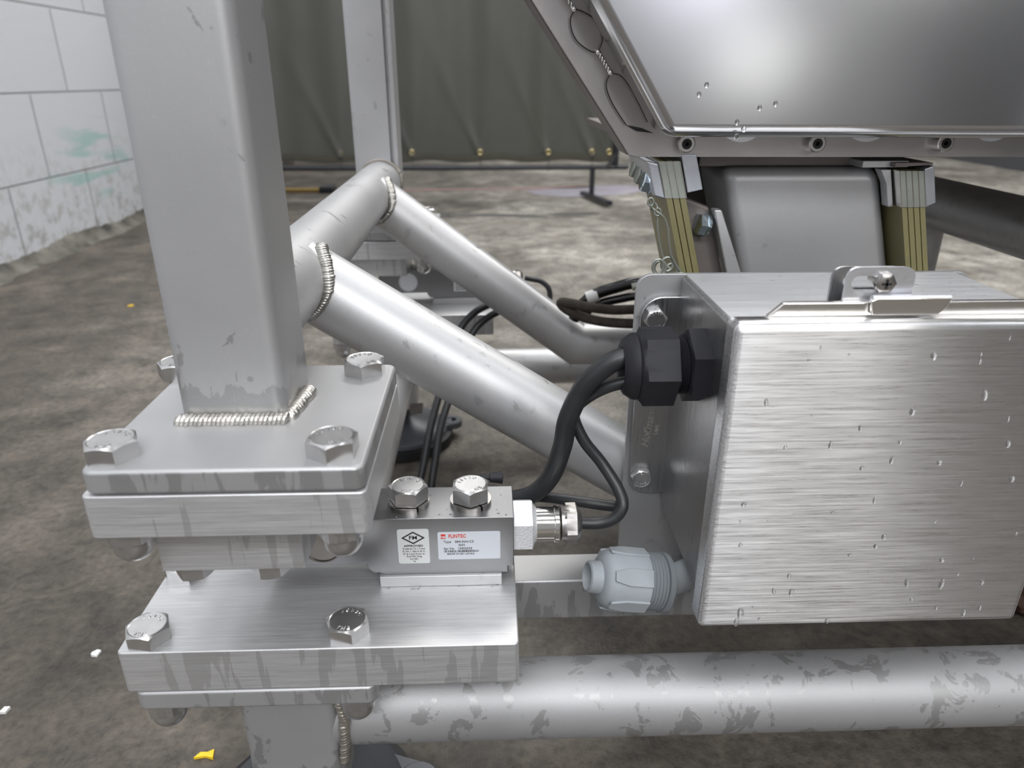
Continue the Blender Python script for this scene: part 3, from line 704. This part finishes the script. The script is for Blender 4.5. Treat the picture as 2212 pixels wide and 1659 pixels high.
mesh('load_cell_cable', tube([(76, 320, -134), (71, 318, -134), (57, 320, -138.5), (47, 328, -149), (43, 335, -160), (48.5, 333, -174), (58, 330, -186), (66, 322, -197), (68, 316, -204), (63.5, 314, -210.5), (56, 314.5, -213.5), (45, 315, -213.5)], 3.1, 20), 'rubber',
     O=(60, 318, -137), label='thin black cable looping from the bright load cell gland up to the black gland', cat='cable')
mesh('link_cable', tube([(70, 330, -212), (66, 332, -214.5), (48, 338, -215), (26.8, 350, -219), (8, 365, -229), (-15, 378, -237), (-60, 384, -246)], 3.0, 20), 'rubber',
     O=(60, 335, -200), label='thin black cable running level just above the load cell gland', cat='cable')
cs = thing('cable_end', (2, 345, -203), 'short black ribbed cable end poking up behind the load cell', 'cable')
mesh('sleeve', lathe((-6, 345, -203), (14, 347, -204), [(0, 2.2), (3, 2.2), (3.1, 1.4), (5, 1.4), (5.1, 2.6), (9, 3.0), (12, 3.6), (12.4, 2.4)], 24), 'black', cs)
for pts, lab in (([(46, 745, -205), (22, 742, -214), (3, 740, -221), (-16, 735, -230), (-31, 730, -246), (-41, 715, -266), (-50, 690, -293), (-60, 650, -321), (-66, 620, -347), (-70, 600, -366), (-72, 590, -411)], 'left of two dark cables hanging down behind the load cell'),
                 ([(47, 745, -220), (22, 742, -227), (2, 738, -234), (-15, 732, -247), (-26, 720, -266), (-39, 690, -298), (-50, 650, -322), (-55, 620, -347), (-58, 600, -366), (-58, 590, -411)], 'right of two dark cables hanging down behind the load cell')):
        mesh('hanging_cable', tube(pts, 3.8, 16), 'rubber', O=pts[3], label=lab, cat='cable', group='hanging cables')
mesh('rear_cell_cable', tube([(42, 815, -213), (51, 815, -215), (62, 815, -218), (70, 812, -226), (71, 808, -239), (67, 803, -252), (60, 800, -258)], 3.1, 16), 'rubber', O=(51, 815, -215), label='thin dark cable curving from the far load cell fitting', cat='cable')
GC = 'hoses coiled behind the junction box'
b = tube([(190, 650, -172), (142, 660, -178), (122, 665, -184), (102, 668, -192), (90, 670, -203), (83, 672, -218)], 5.5, 20)
mesh('coiled_hose', b, 'gloss_black', O=(142, 660, -178), label='glossy black hose, topmost of the coil behind the box', cat='hose', group=GC)
mesh('coiled_hose', tube([(192, 650, -189), (146, 660, -191), (126, 665, -195.5), (109, 668, -200.5), (98, 670, -207), (92, 672, -219)], 4.2, 20), 'gloss_black', O=(146, 660, -192), label='glossy black hose, second in the coil behind the box', cat='hose', group=GC)
mesh('dusty_hose', tube([(185, 632, -198), (140, 640, -198.5), (114, 640, -198.5), (92, 642, -196), (78, 646, -194), (68, 650, -194), (71, 650, -199), (80, 648, -204), (95, 645, -209), (114, 640, -211), (142, 636, -211), (185, 632, -208)], 4.6, 20), 'fuzzy',
     O=(114, 640, -198), label='dusty brown hose bent double beside the junction box', cat='hose')
mesh('tape_band', lathe((97, 668.6, -195), (107, 667.3, -191), [(-2, 6.4), (9, 6.4)], 28), 'white', O=(102, 668, -192), label='white tape wrapped around the glossy black hose', cat='tape')
# grey conduit fitting
cf = thing('conduit_fitting', (75, 315, -252), 'grey plastic conduit nut hanging left of the junction box on a short hose', 'fitting')
A, Bp = (50.5, 312, -245.5), (97, 318, -255.5)
mesh('insert', lathe(A, Bp, [(14, 6.2), (8, 6.2), (0.8, 6.6), (0, 7.2), (.6, 8.4), (3.5, 8.6), (8, 9)], 40, cap=False), 'grey_plastic', cf)
nut = lathe(A, Bp, [(6.5, 8.4), (7, 11.8), (9, 14.4), (12, 15.9), (16, 16.4), (31, 16.6), (31.6, 16), (32, 13)], 64)
nb = mesh('nut', nut, 'grey_plastic', cf, sm=40)
Mx, L_ = frame_to(A, Bp); b = new()
for i in range(6):
    s = prism([(10, -2.6), (18, -4.6), (31.4, -4.6), (31.4, 4.6), (18, 4.6), (10, 2.6)], 15.6, 17.1); 
    tf(s, Mx @ Matrix.Rotation(R(60 * i + 20), 4, 'Z') @ Matrix(((0, 1, 0, 0), (0, 0, 1, 0), (1, 0, 0, 0), (0, 0, 0, 1)))); join(b, s)
mesh('grip_rib', b, 'grey_plastic', nb, O=ORG[cf.name], bevel=.5)
mesh('thread', lathe(A, Bp, [(31.5, 14)] + sum([[(32.2 + i * 1.9, 14.2), (33.3 + i * 1.9, 15.5)] for i in range(5)], []) + [(41.5, 14), (41.8, 16.2), (44.5, 16.2), (45, 13)], 56), 'grey_thread', cf)
mesh('conduit', tube([(90, 317, -254), (100, 319, -254), (114, 326, -254), (130, 334, -254), (146, 340, -250), (152, 342, -238)], 8.4, 28), 'grey_plastic', cf, label='short grey conduit running under the box')

# ------------------------------------------------------------------ trough
tr = thing('vibratory_trough', (200, 430, -42), 'grey stainless steel trough with bolted end flange hanging over the box', 'trough')
zt = 420
def sx(z, x0, z0, k): return x0 + k * (z - z0)
mesh('front_wall', prism([(94.5, -28.7), (760, -32), (760, zt), (sx(zt, 94.5, -28.7, -.654), zt)], 395, 428), 'pan', tr, bevel=7, seg=8)
fl = mesh('flange', prism([(86, -41.6), (760, -44), (760, zt), (sx(zt, 79.5, -40, -.719), zt), (79.5, -37.5), (81.5, -40.5)], 429.5, 432), 'flange', tr, bevel=.4)
mesh('flange_return', prism([(81, -40.5), (sx(zt, 79.5, -40, -.719), zt), (sx(zt, 79.5, -40, -.719) + 2, zt), (83, -40.5)], 431.5, 462), 'castdark', tr, label='dark folded edge of the flange')
b = prism([(100, -41), (750, -43), (750, -36), (100, -36)], 432, 760)
mesh('underside', b, 'castdark', tr)
for i, x in enumerate((145.5, 218.5, 291.5)):
    mesh('cover_disc', cyl((x, 429.5, -19), (x, 428.3, -19), 14.5, 40), 'clamp', tr)
for i, x in enumerate((113, 188, 262.5)):
    s_ = thing('cap_screw', (x, 429, -34), ('socket cap screw under the left corner of the trough', 'socket cap screw in the middle of the trough flange', 'socket cap screw at the right of the trough flange')[i], 'screw', 'socket cap screws along the trough flange')
    mesh('head', lathe((x, 429.5, -34), (x, 415, -34), [(0, 4.9), (6.2, 4.9), (6.7, 4.3), (6.7, 2.9), (3.5, 2.9)], 40), 'washer', s_)
    mesh('socket', lathe((x, 426, -34), (x, 415, -34), [(0, 2.75, 1), (2.9, 2.75, 1), (2.9, 1.3), (.6, 1.2)], 36), 'ink', s_)
lw = thing('lock_wire', (60, 428, 10), 'thin twisted lock wire with loops on the sloping trough flange', 'wire')
mesh('wire_loop', tube([(47.5, 427, 33.6), (45.4, 427, 29.1), (46.6, 427, 22.9), (50.8, 427, 17.3), (59.3, 427, 13.2), (62.9, 427, 18.4), (62.3, 427, 24.1), (58.6, 427, 29.2), (52.2, 427, 32.7), (47.8, 427, 34)], .33, 8), 'wire', lw)
mesh('wire_loop', tube([(68, 427, 2.8), (66.2, 427, -3.3), (69, 427, -10.7), (73.8, 427, -17.9), (78.6, 427, -24.1)], .33, 8), 'wire', lw)
mesh('wire_loop', tube([(68.5, 427, 2.8), (74, 427, 1.5), (79.5, 427, -4.5), (85, 427, -13), (90.5, 427, -22.5)], .25, 8), 'wire', lw)
def twist(a, b_, name):
    bb = new(); Mx, L = frame_to(a, b_)
    for ph in (0, pi):
        bb = join(bb, tube([Mx @ Vector((.75 * cos(ph + i * .8), .75 * sin(ph + i * .8), L * i / 24)) for i in range(25)], .55, 8, 2))
    for e in (a, b_): s = new(); bmesh.ops.create_uvsphere(s, u_segments=12, v_segments=8, radius=1.5); tf(s, Matrix.Translation(e)); join(bb, s)
    return mesh(name, bb, 'shiny', lw, sm=60)
twist((60.9, 426.6, 13.2), (68.1, 426.6, 3), 'twisted_section'); twist((47.1, 426.6, 33.9), (38, 426.6, 46), 'twisted_section')
mesh('gap_shade', prism([(78.6, -24.1), (84.9, -27.4), (95, -28.6), (88, -25.8)], 428.9, 429.6), 'ink', tr, label='black patch for the shade of a gap at the flange bottom')  # flat black piece painting the shade inside an opening

# ------------------------------------------------------------------ drive casting
dr = thing('drive_casting', (200, 480, -200), 'grey cast drive housing between the two leaf spring packs', 'housing')
mesh('housing', prism([(141.9, -50), (240, -50), (286, -206), (186.5, -206)], 445, 505), 'cast', dr, bevel=8, seg=5)
mesh('rear_web', prism([(118, -46), (240, -46), (262, -120), (140, -120)], 500, 540), 'castdark', dr, bevel=3)
mesh('top_bridge', box(130, 236, 455, 520, -50, -41.5), 'castdark', dr, bevel=1)
bp = mesh('side_bracket', prism([(136.7, -73), (141.5, -73), (160.5, -117), (166, -160), (160, -160), (150.5, -117)], 436, 444.5), 'frame', dr, bevel=1, label='lighter flat bracket edge')
mesh('bracket_web', prism([(119, -66), (137, -73), (150.5, -117), (157, -150), (144, -150), (134, -117)], 446.5, 452), 'castdark', dr, bevel=2)
mesh('spacer_lug', box(224, 252, 438, 470, -49, -45), 'frame', dr, bevel=.6)
mesh('spacer_lug', prism([(235, -50), (241.4, -50), (247.3, -72), (244, -72), (240, -58)], 437, 445), 'frame', dr, bevel=.6)
zb_ = thing('zinc_bolt', (133, 450, -83), 'bright zinc hex bolt on the side of the drive housing', 'bolt')
mesh('head', lathe((135.5, 444, -83.5), (120, 441, -81), [(0, 7.2), (1.6, 7.2), (1.7, 6.0, 1), (6.6, 6.0, 1), (7.2, 5.2)], 60), 'zinc', zb_, sm=25)

# ------------------------------------------------------------------ leaf spring packs
TL = -math.atan(.28)
def leaf_pack(name, x0, n, th, y0, y1, ztop, zbot, label, side):
    t = thing(name, (x0, (y0 + y1) / 2, zbot), label, 'leaf spring', 'leaf spring packs either side of the drive')
    k = -.28
    def X(z, off): return x0 + off + k * (z - ztop)
    for i in range(n):
        a, b_ = i * th, (i + 1) * th - .45
        mesh('leaf', prism([(X(ztop, a), ztop), (X(ztop, b_), ztop), (X(zbot, b_), zbot), (X(zbot, a), zbot)], y0, y1), 'spring', t, bevel=.15, seg=1)
    zc = ztop - 21
    for i in range(n + 1):
        a = i * th - .5
        mesh('shim', prism([(X(ztop, a), ztop), (X(ztop, a + .55), ztop), (X(zc, a + .55), zc), (X(zc, a), zc)], y0 - .6, y1), 'shiny', t)
    for i in range(n):                                                     # dark spacer between the shims
        a, b_ = i * th + .1, (i + 1) * th - .6
        mesh('spacer', prism([(X(ztop, a), ztop), (X(ztop, b_), ztop), (X(zc, b_), zc), (X(zc, a), zc)], y0 - .5, y0), 'dull_zinc', t)
    w = 7.6
    if side < 0:
        mesh('clamp_block', prism([(X(ztop, -w), ztop + .5), (X(ztop, -.6), ztop - 1), (X(zc, -.6), zc - .5), (X(zc, -w), zc + 1.5)], y0 - 2, y1 - 2), 'alu', t, bevel=1.1, label='outer aluminium clamp block')
        mesh('clamp_block', prism([(X(ztop, n * th), ztop + 4), (X(ztop, n * th + 9), ztop + 4), (X(zc, n * th + 9), zc + 5), (X(zc, n * th), zc + 3)], y0 - 1, y1 - 2), 'alu', t, bevel=.6)
    else:
        mesh('clamp_block', prism([(X(ztop, n * th), ztop + 1), (X(ztop, n * th + 5.5), ztop + 3), (X(zc, n * th + 5.5), zc + 2.5), (X(zc, n * th), zc)], y0, y1 - 2), 'alu', t, bevel=.5)
        mesh('clamp_cover', prism([(X(ztop, -2), ztop + 2), (X(ztop, n * th + 5.5), ztop + 3.2), (X(ztop, n * th + 5.5), ztop + 4.4), (X(ztop, -2), ztop + 4.4)], y0 + 2, y1), 'castdark', t)
    mesh('lower_clamp', prism([(X(zbot + 24, -7), zbot + 24), (X(zbot + 24, -.5), zbot + 24), (X(zbot, -.5), zbot), (X(zbot, -7), zbot)], y0 + 2, y1 - 2), 'dull_zinc', t, bevel=.6)
    mesh('lower_clamp', prism([(X(zbot + 24, n * th), zbot + 24), (X(zbot + 24, n * th + 7), zbot + 24), (X(zbot, n * th + 7), zbot), (X(zbot, n * th), zbot)], y0 + 2, y1 - 2), 'dull_zinc', t, bevel=.6)
    return t
lp = leaf_pack('leaf_spring', 99.5, 3, 4.1, 430, 492, -44, -209.5, 'yellowish leaf spring pack left of the cast drive housing', -1)
lq = leaf_pack('leaf_spring', 242.6, 4, 3.7, 430, 478, -50, -209.5, 'yellowish leaf spring pack right of the cast drive housing', 1)
for i, (y_, z_) in enumerate(((441, -58), (458, -56), (475, -54))):
    s_ = thing('clamp_bolt', (93, y_, z_), ('zinc hex bolt on the left spring clamp, nearest of three', 'zinc hex bolt on the left spring clamp, middle of three', 'zinc hex bolt on the left spring clamp, farthest of three')[i], 'bolt', 'zinc bolts of the left spring clamp')
    x_ = 96 + .28 * 12
    mesh('head', lathe((x_, y_, z_), (x_ - 20, y_, z_ + 5.6), [(0, 7), (1.2, 7), (1.3, 5.8, 1), (6.4, 5.8, 1), (7, 5)], 60), 'zinc' if i == 0 else 'dull_zinc', s_, sm=25)
sw = thing('safety_chain', (96, 430, -90), 'thin wire loop with swivel clips hanging down the left leaf spring', 'wire')
mesh('wire', tube([(95.5, 427, -66), (97, 427, -70), (101, 426, -73), (104.5, 426, -76), (107, 426, -82), (108.5, 426, -90), (110.5, 426, -98), (114, 426, -104), (117, 426, -108)], .55, 8), 'dull_zinc', sw)
mesh('wire', tube([(101, 428.5, -73), (101.5, 428.5, -82), (104, 428.5, -93), (107.5, 428.5, -103), (111, 428, -107)], .6, 8), 'dull_zinc', sw)
b = new()
for i, c in enumerate(((95.8, 427, -66.5), (98, 427, -69.5), (100.4, 427, -72.5))):
    s = tube([(c[0] + 1.8 * cos(a_ / 10 * 2 * pi + .4), c[1] + (1.2 * sin(a_ / 5 * 2 * pi) if i % 2 else 0), c[2] + 2.2 * sin(a_ / 10 * 2 * pi + .4)) for a_ in range(11)], .6, 8, 3); join(b, s)
mesh('clip', b, 'dull_zinc', sw, sm=60)
b = new()
for i, c in enumerate(((104.5, 427, -106), (109, 427, -104), (112, 427, -108))):
    s = tube([(c[0] + 3.6 * cos(a_ / 10 * 2 * pi), c[1] + i * .8, c[2] + 4.2 * sin(a_ / 10 * 2 * pi)) for a_ in range(11)], .9, 8, 3); join(b, s)
mesh('clip', b, 'dull_zinc', sw, sm=60)
lcb = thing('lower_spring_bracket', (108, 440, -125), 'dull bracket with threaded bolt end peeping over the box top', 'bracket')
mesh('bracket_block', prism([(96, -111), (118, -108), (128, -118), (128, -209), (120, -209), (96, -120)], 424, 429), 'dull_zinc', lcb, bevel=.6)
b = lathe((96, 427, -116), (84, 427, -119), [(0, 2.4)] + sum([[(.4 + i * .9, 2.0), (.85 + i * .9, 2.5)] for i in range(9)], []), 24); mesh('bolt_thread', b, 'dull_zinc', lcb)
mesh('ring_clip', tube([(102 + 3.4 * cos(a / 12 * 2 * pi), 422, -104 + 4.4 * sin(a / 12 * 2 * pi)) for a in range(13)], .8, 8, 3), 'dull_zinc', lcb)

# ------------------------------------------------------------------ welding screen behind
ws = thing('curtain_screen', (100, 2740, FLOOR), 'dark olive tarpaulin screen with brass eyelets on a black tube frame', 'screen')
nx, nz = 260, 60; b = new(); G = [-532, -272, -25, 223, 383, 446, -790, -1040]
grid = []
for i in range(nx + 1):
    x = -1090 + (470 + 1090) * i / nx; col_ = []
    for j in range(nz + 1):
        t = j / nz; z = -262 + 1200 * t ** 1.6
        f = 5 * sin(x * .021) + 3 * sin(x * .047 + 1)
        for g_ in G:
            for sl, am in ((.45, 6), (-.12, 4)):
                d = x - g_ + (z + 262) * sl; f += am * math.exp(-(d / (10 + (z + 262) * .07)) ** 2) * math.exp(-(z + 262) / 260)
        zz = z + (4 * sin(x * .0254 + .6) if j == 0 else 0)
        col_.append(b.verts.new((x, 2740 - f, zz)))
    grid.append(col_)
for i in range(nx):
    for j in range(nz): b.faces.new((grid[i][j], grid[i + 1][j], grid[i + 1][j + 1], grid[i][j + 1]))
o = mesh('tarpaulin', b, 'curtain', ws, sm=80); md = o.modifiers.new('thickness', 'SOLIDIFY'); md.thickness = .002
hm = new(); prev = None
pts = [(-1090 + 6.5 * i, 2735, -268 + 4 * sin((-1090 + 6.5 * i) * .0254 + .6)) for i in range(241)]
hb = new(); rows = [[hb.verts.new((x, y + dy, z + dz)) for dy, dz in ((-4, 14), (-5, 0), (-4, -10), (4, -10), (4, 14))] for x, y, z in pts]
for A_, B_ in zip(rows, rows[1:]):
    for i in range(5): hb.faces.new((A_[i], A_[(i + 1) % 5], B_[(i + 1) % 5], B_[i]))
bmesh.ops.recalc_face_normals(hb, faces=hb.faces); mesh('hem', hb, 'hem', ws)
for g_ in sorted(G):
    mesh('eyelet', lathe((g_, 2731, -246), (g_, 2720, -246), [(0, 10.5), (2, 10.5), (4, 8), (3, 5), (0, 4)], 32), 'brass', ws)
mesh('bottom_rail', tube([(-1090, 2735, -300), (400, 2735, -300), (440, 2735, -297), (462, 2735, -280), (472, 2735, -255), (474, 2735, -210), (474, 2735, 900)], 9, 16, 8), 'black_paint', ws)
for x in (388, -1000):
    mesh('leg', box(x - 9, x + 9, 2728, 2742, FLOOR + 20, -300), 'black_paint', ws)
    fb = box(-11, 11, -130, 130, -7, 7); tf(fb, Matrix.Translation((x + 5, 2660, FLOOR + 16)) @ Matrix.Rotation(R(14), 4, 'Z')); mesh('foot_bar', fb, 'black_paint', ws)
for g_ in G[:6]:
    mesh('tie', tube([(g_, 2730, -250), (g_ + 1, 2728, -275), (g_ + 2, 2724, -300), (g_ + 1, 2735, -312)], 1.4, 6, 4), 'hem', ws)
mesh('yellow_beam', box(-980, -665, 2940, 2990, FLOOR, FLOOR + 13), 'yellow', O=(-820, 2950, FLOOR), label='yellow painted bar lying on the floor beyond the screen', cat='bar', bevel=3)
mesh('black_block', box(-664, -610, 2920, 3000, FLOOR, FLOOR + 24), 'black_paint', O=(-640, 2950, FLOOR), label='black block at the end of the yellow bar', cat='block', bevel=6)
mesh('dark_box', box(-1075, -1030, 3960, 4040, FLOOR, FLOOR + 60), 'castdark', O=(-1052, 4000, FLOOR), label='dark box standing behind the bottom edge of the screen', cat='box', bevel=5)
# worn markings and small things on the floor
def decal(name, poly, mat, label, cat):
    cx = sum(p[0] for p in poly) / len(poly); cy = sum(p[1] for p in poly) / len(poly)
    pts = [Vector((p[0], p[1], 0)) for p in poly]; sp = smooth_path(pts + [pts[0]], 6)[:-1]
    return mesh(name, prism([(p.x + random.uniform(-3, 3), p.y + random.uniform(-4, 4)) for p in sp], FLOOR, FLOOR + .8, axis='Z'), mat, O=(cx, cy, FLOOR), label=label, cat=cat)
decal('floor_marking', [(150, 2950), (330, 3050), (560, 3120), (640, 2990), (520, 2850), (330, 2800), (210, 2850)], 'lilac', 'pale lilac worn paint patch on the floor below the screen', 'floor paint')
decal('floor_line', [(-420, 2960), (-100, 2990), (260, 3010), (420, 3050), (420, 3100), (200, 3055), (-100, 3035), (-420, 3005)], 'redpaint', 'faded reddish line painted on the floor beyond the frame', 'floor paint')
decal('wet_patch', [(-180, 2350), (-60, 2385), (60, 2370), (180, 2350), (190, 2390), (60, 2425), (-90, 2425)], 'wet_patch', 'long dark damp streak on the floor right of the rear post', 'puddle')
decal('wet_patch', [(-265, 2440), (-150, 2420), (-120, 2390), (-230, 2385), (-330, 2400)], 'wet_patch', 'dark damp spot on the floor beside the rear post', 'puddle')
decal('wet_patch', [(180, 2420), (290, 2460), (380, 2430), (300, 2390)], 'wet_patch', 'dark damp spot on the floor, farthest from the rear post', 'puddle')
def flake(O, pts, mat, label, h=1.5):
    sp = [(O[0] + .8 * p[0], O[1] + .8 * p[1]) for p in pts]; b = prism(sp, FLOOR, FLOOR + h, axis='Z')
    for v in b.verts: v.co.z += random.uniform(0, 1.2) if v.co.z > FLOOR + .5 else 0
    mesh('flake', b, mat, O=O, label=label, cat='flake')
flake((-194, 350, FLOOR), [(-7, -3), (2, -1.5), (9, -4), (7, 5), (3, 1.5), (-3, 2)], 'flake', 'small yellow paint flake on the concrete in front of the base')
flake((-712, 1398, FLOOR), [(-6, -4), (5, -2), (6, 4), (-3, 5)], 'flake', 'tiny yellow flake on the floor left of the nearer post')
flake((-312, 446, FLOOR), [(-3, -3), (3, -4), (4, 3), (0, 4), (-4, 1)], 'white', 'small white chip on the concrete left of the long lower plate')
flake((-349, 392, FLOOR), [(-3, -3), (2, -3), (3, 3), (-2, 3)], 'white', 'tiny white chip on the floor at the lower left')
flake((101, 854, FLOOR), [(-5, -4), (4, -5), (7, 3), (-2, 6)], 'flake', 'yellow crumb on the floor under the sloping brace')
flake((-4, 880, FLOOR), [(-12, -6), (6, -9), (12, 3), (-4, 8)], 'white', 'pale pinkish scrap on the floor behind the two hanging cables', 3)
s = new(); bmesh.ops.create_icosphere(s, subdivisions=4, radius=1)
for v in s.verts:
    n_ = sin(v.co.x * 7 + v.co.z * 5) * .12 + sin(v.co.y * 9 + v.co.x * 3) * .12 + sin(v.co.z * 17) * .06; v.co *= 1 + n_
tf(s, Matrix.Translation((452, 474, FLOOR + 13)) @ Matrix.Diagonal((24, 18, 14, 1)))
mesh('rusty_lump', s, 'rust', O=(452, 474, FLOOR), label='rusty brown crumpled lump on the floor at the right edge', cat='scrap', sm=60)
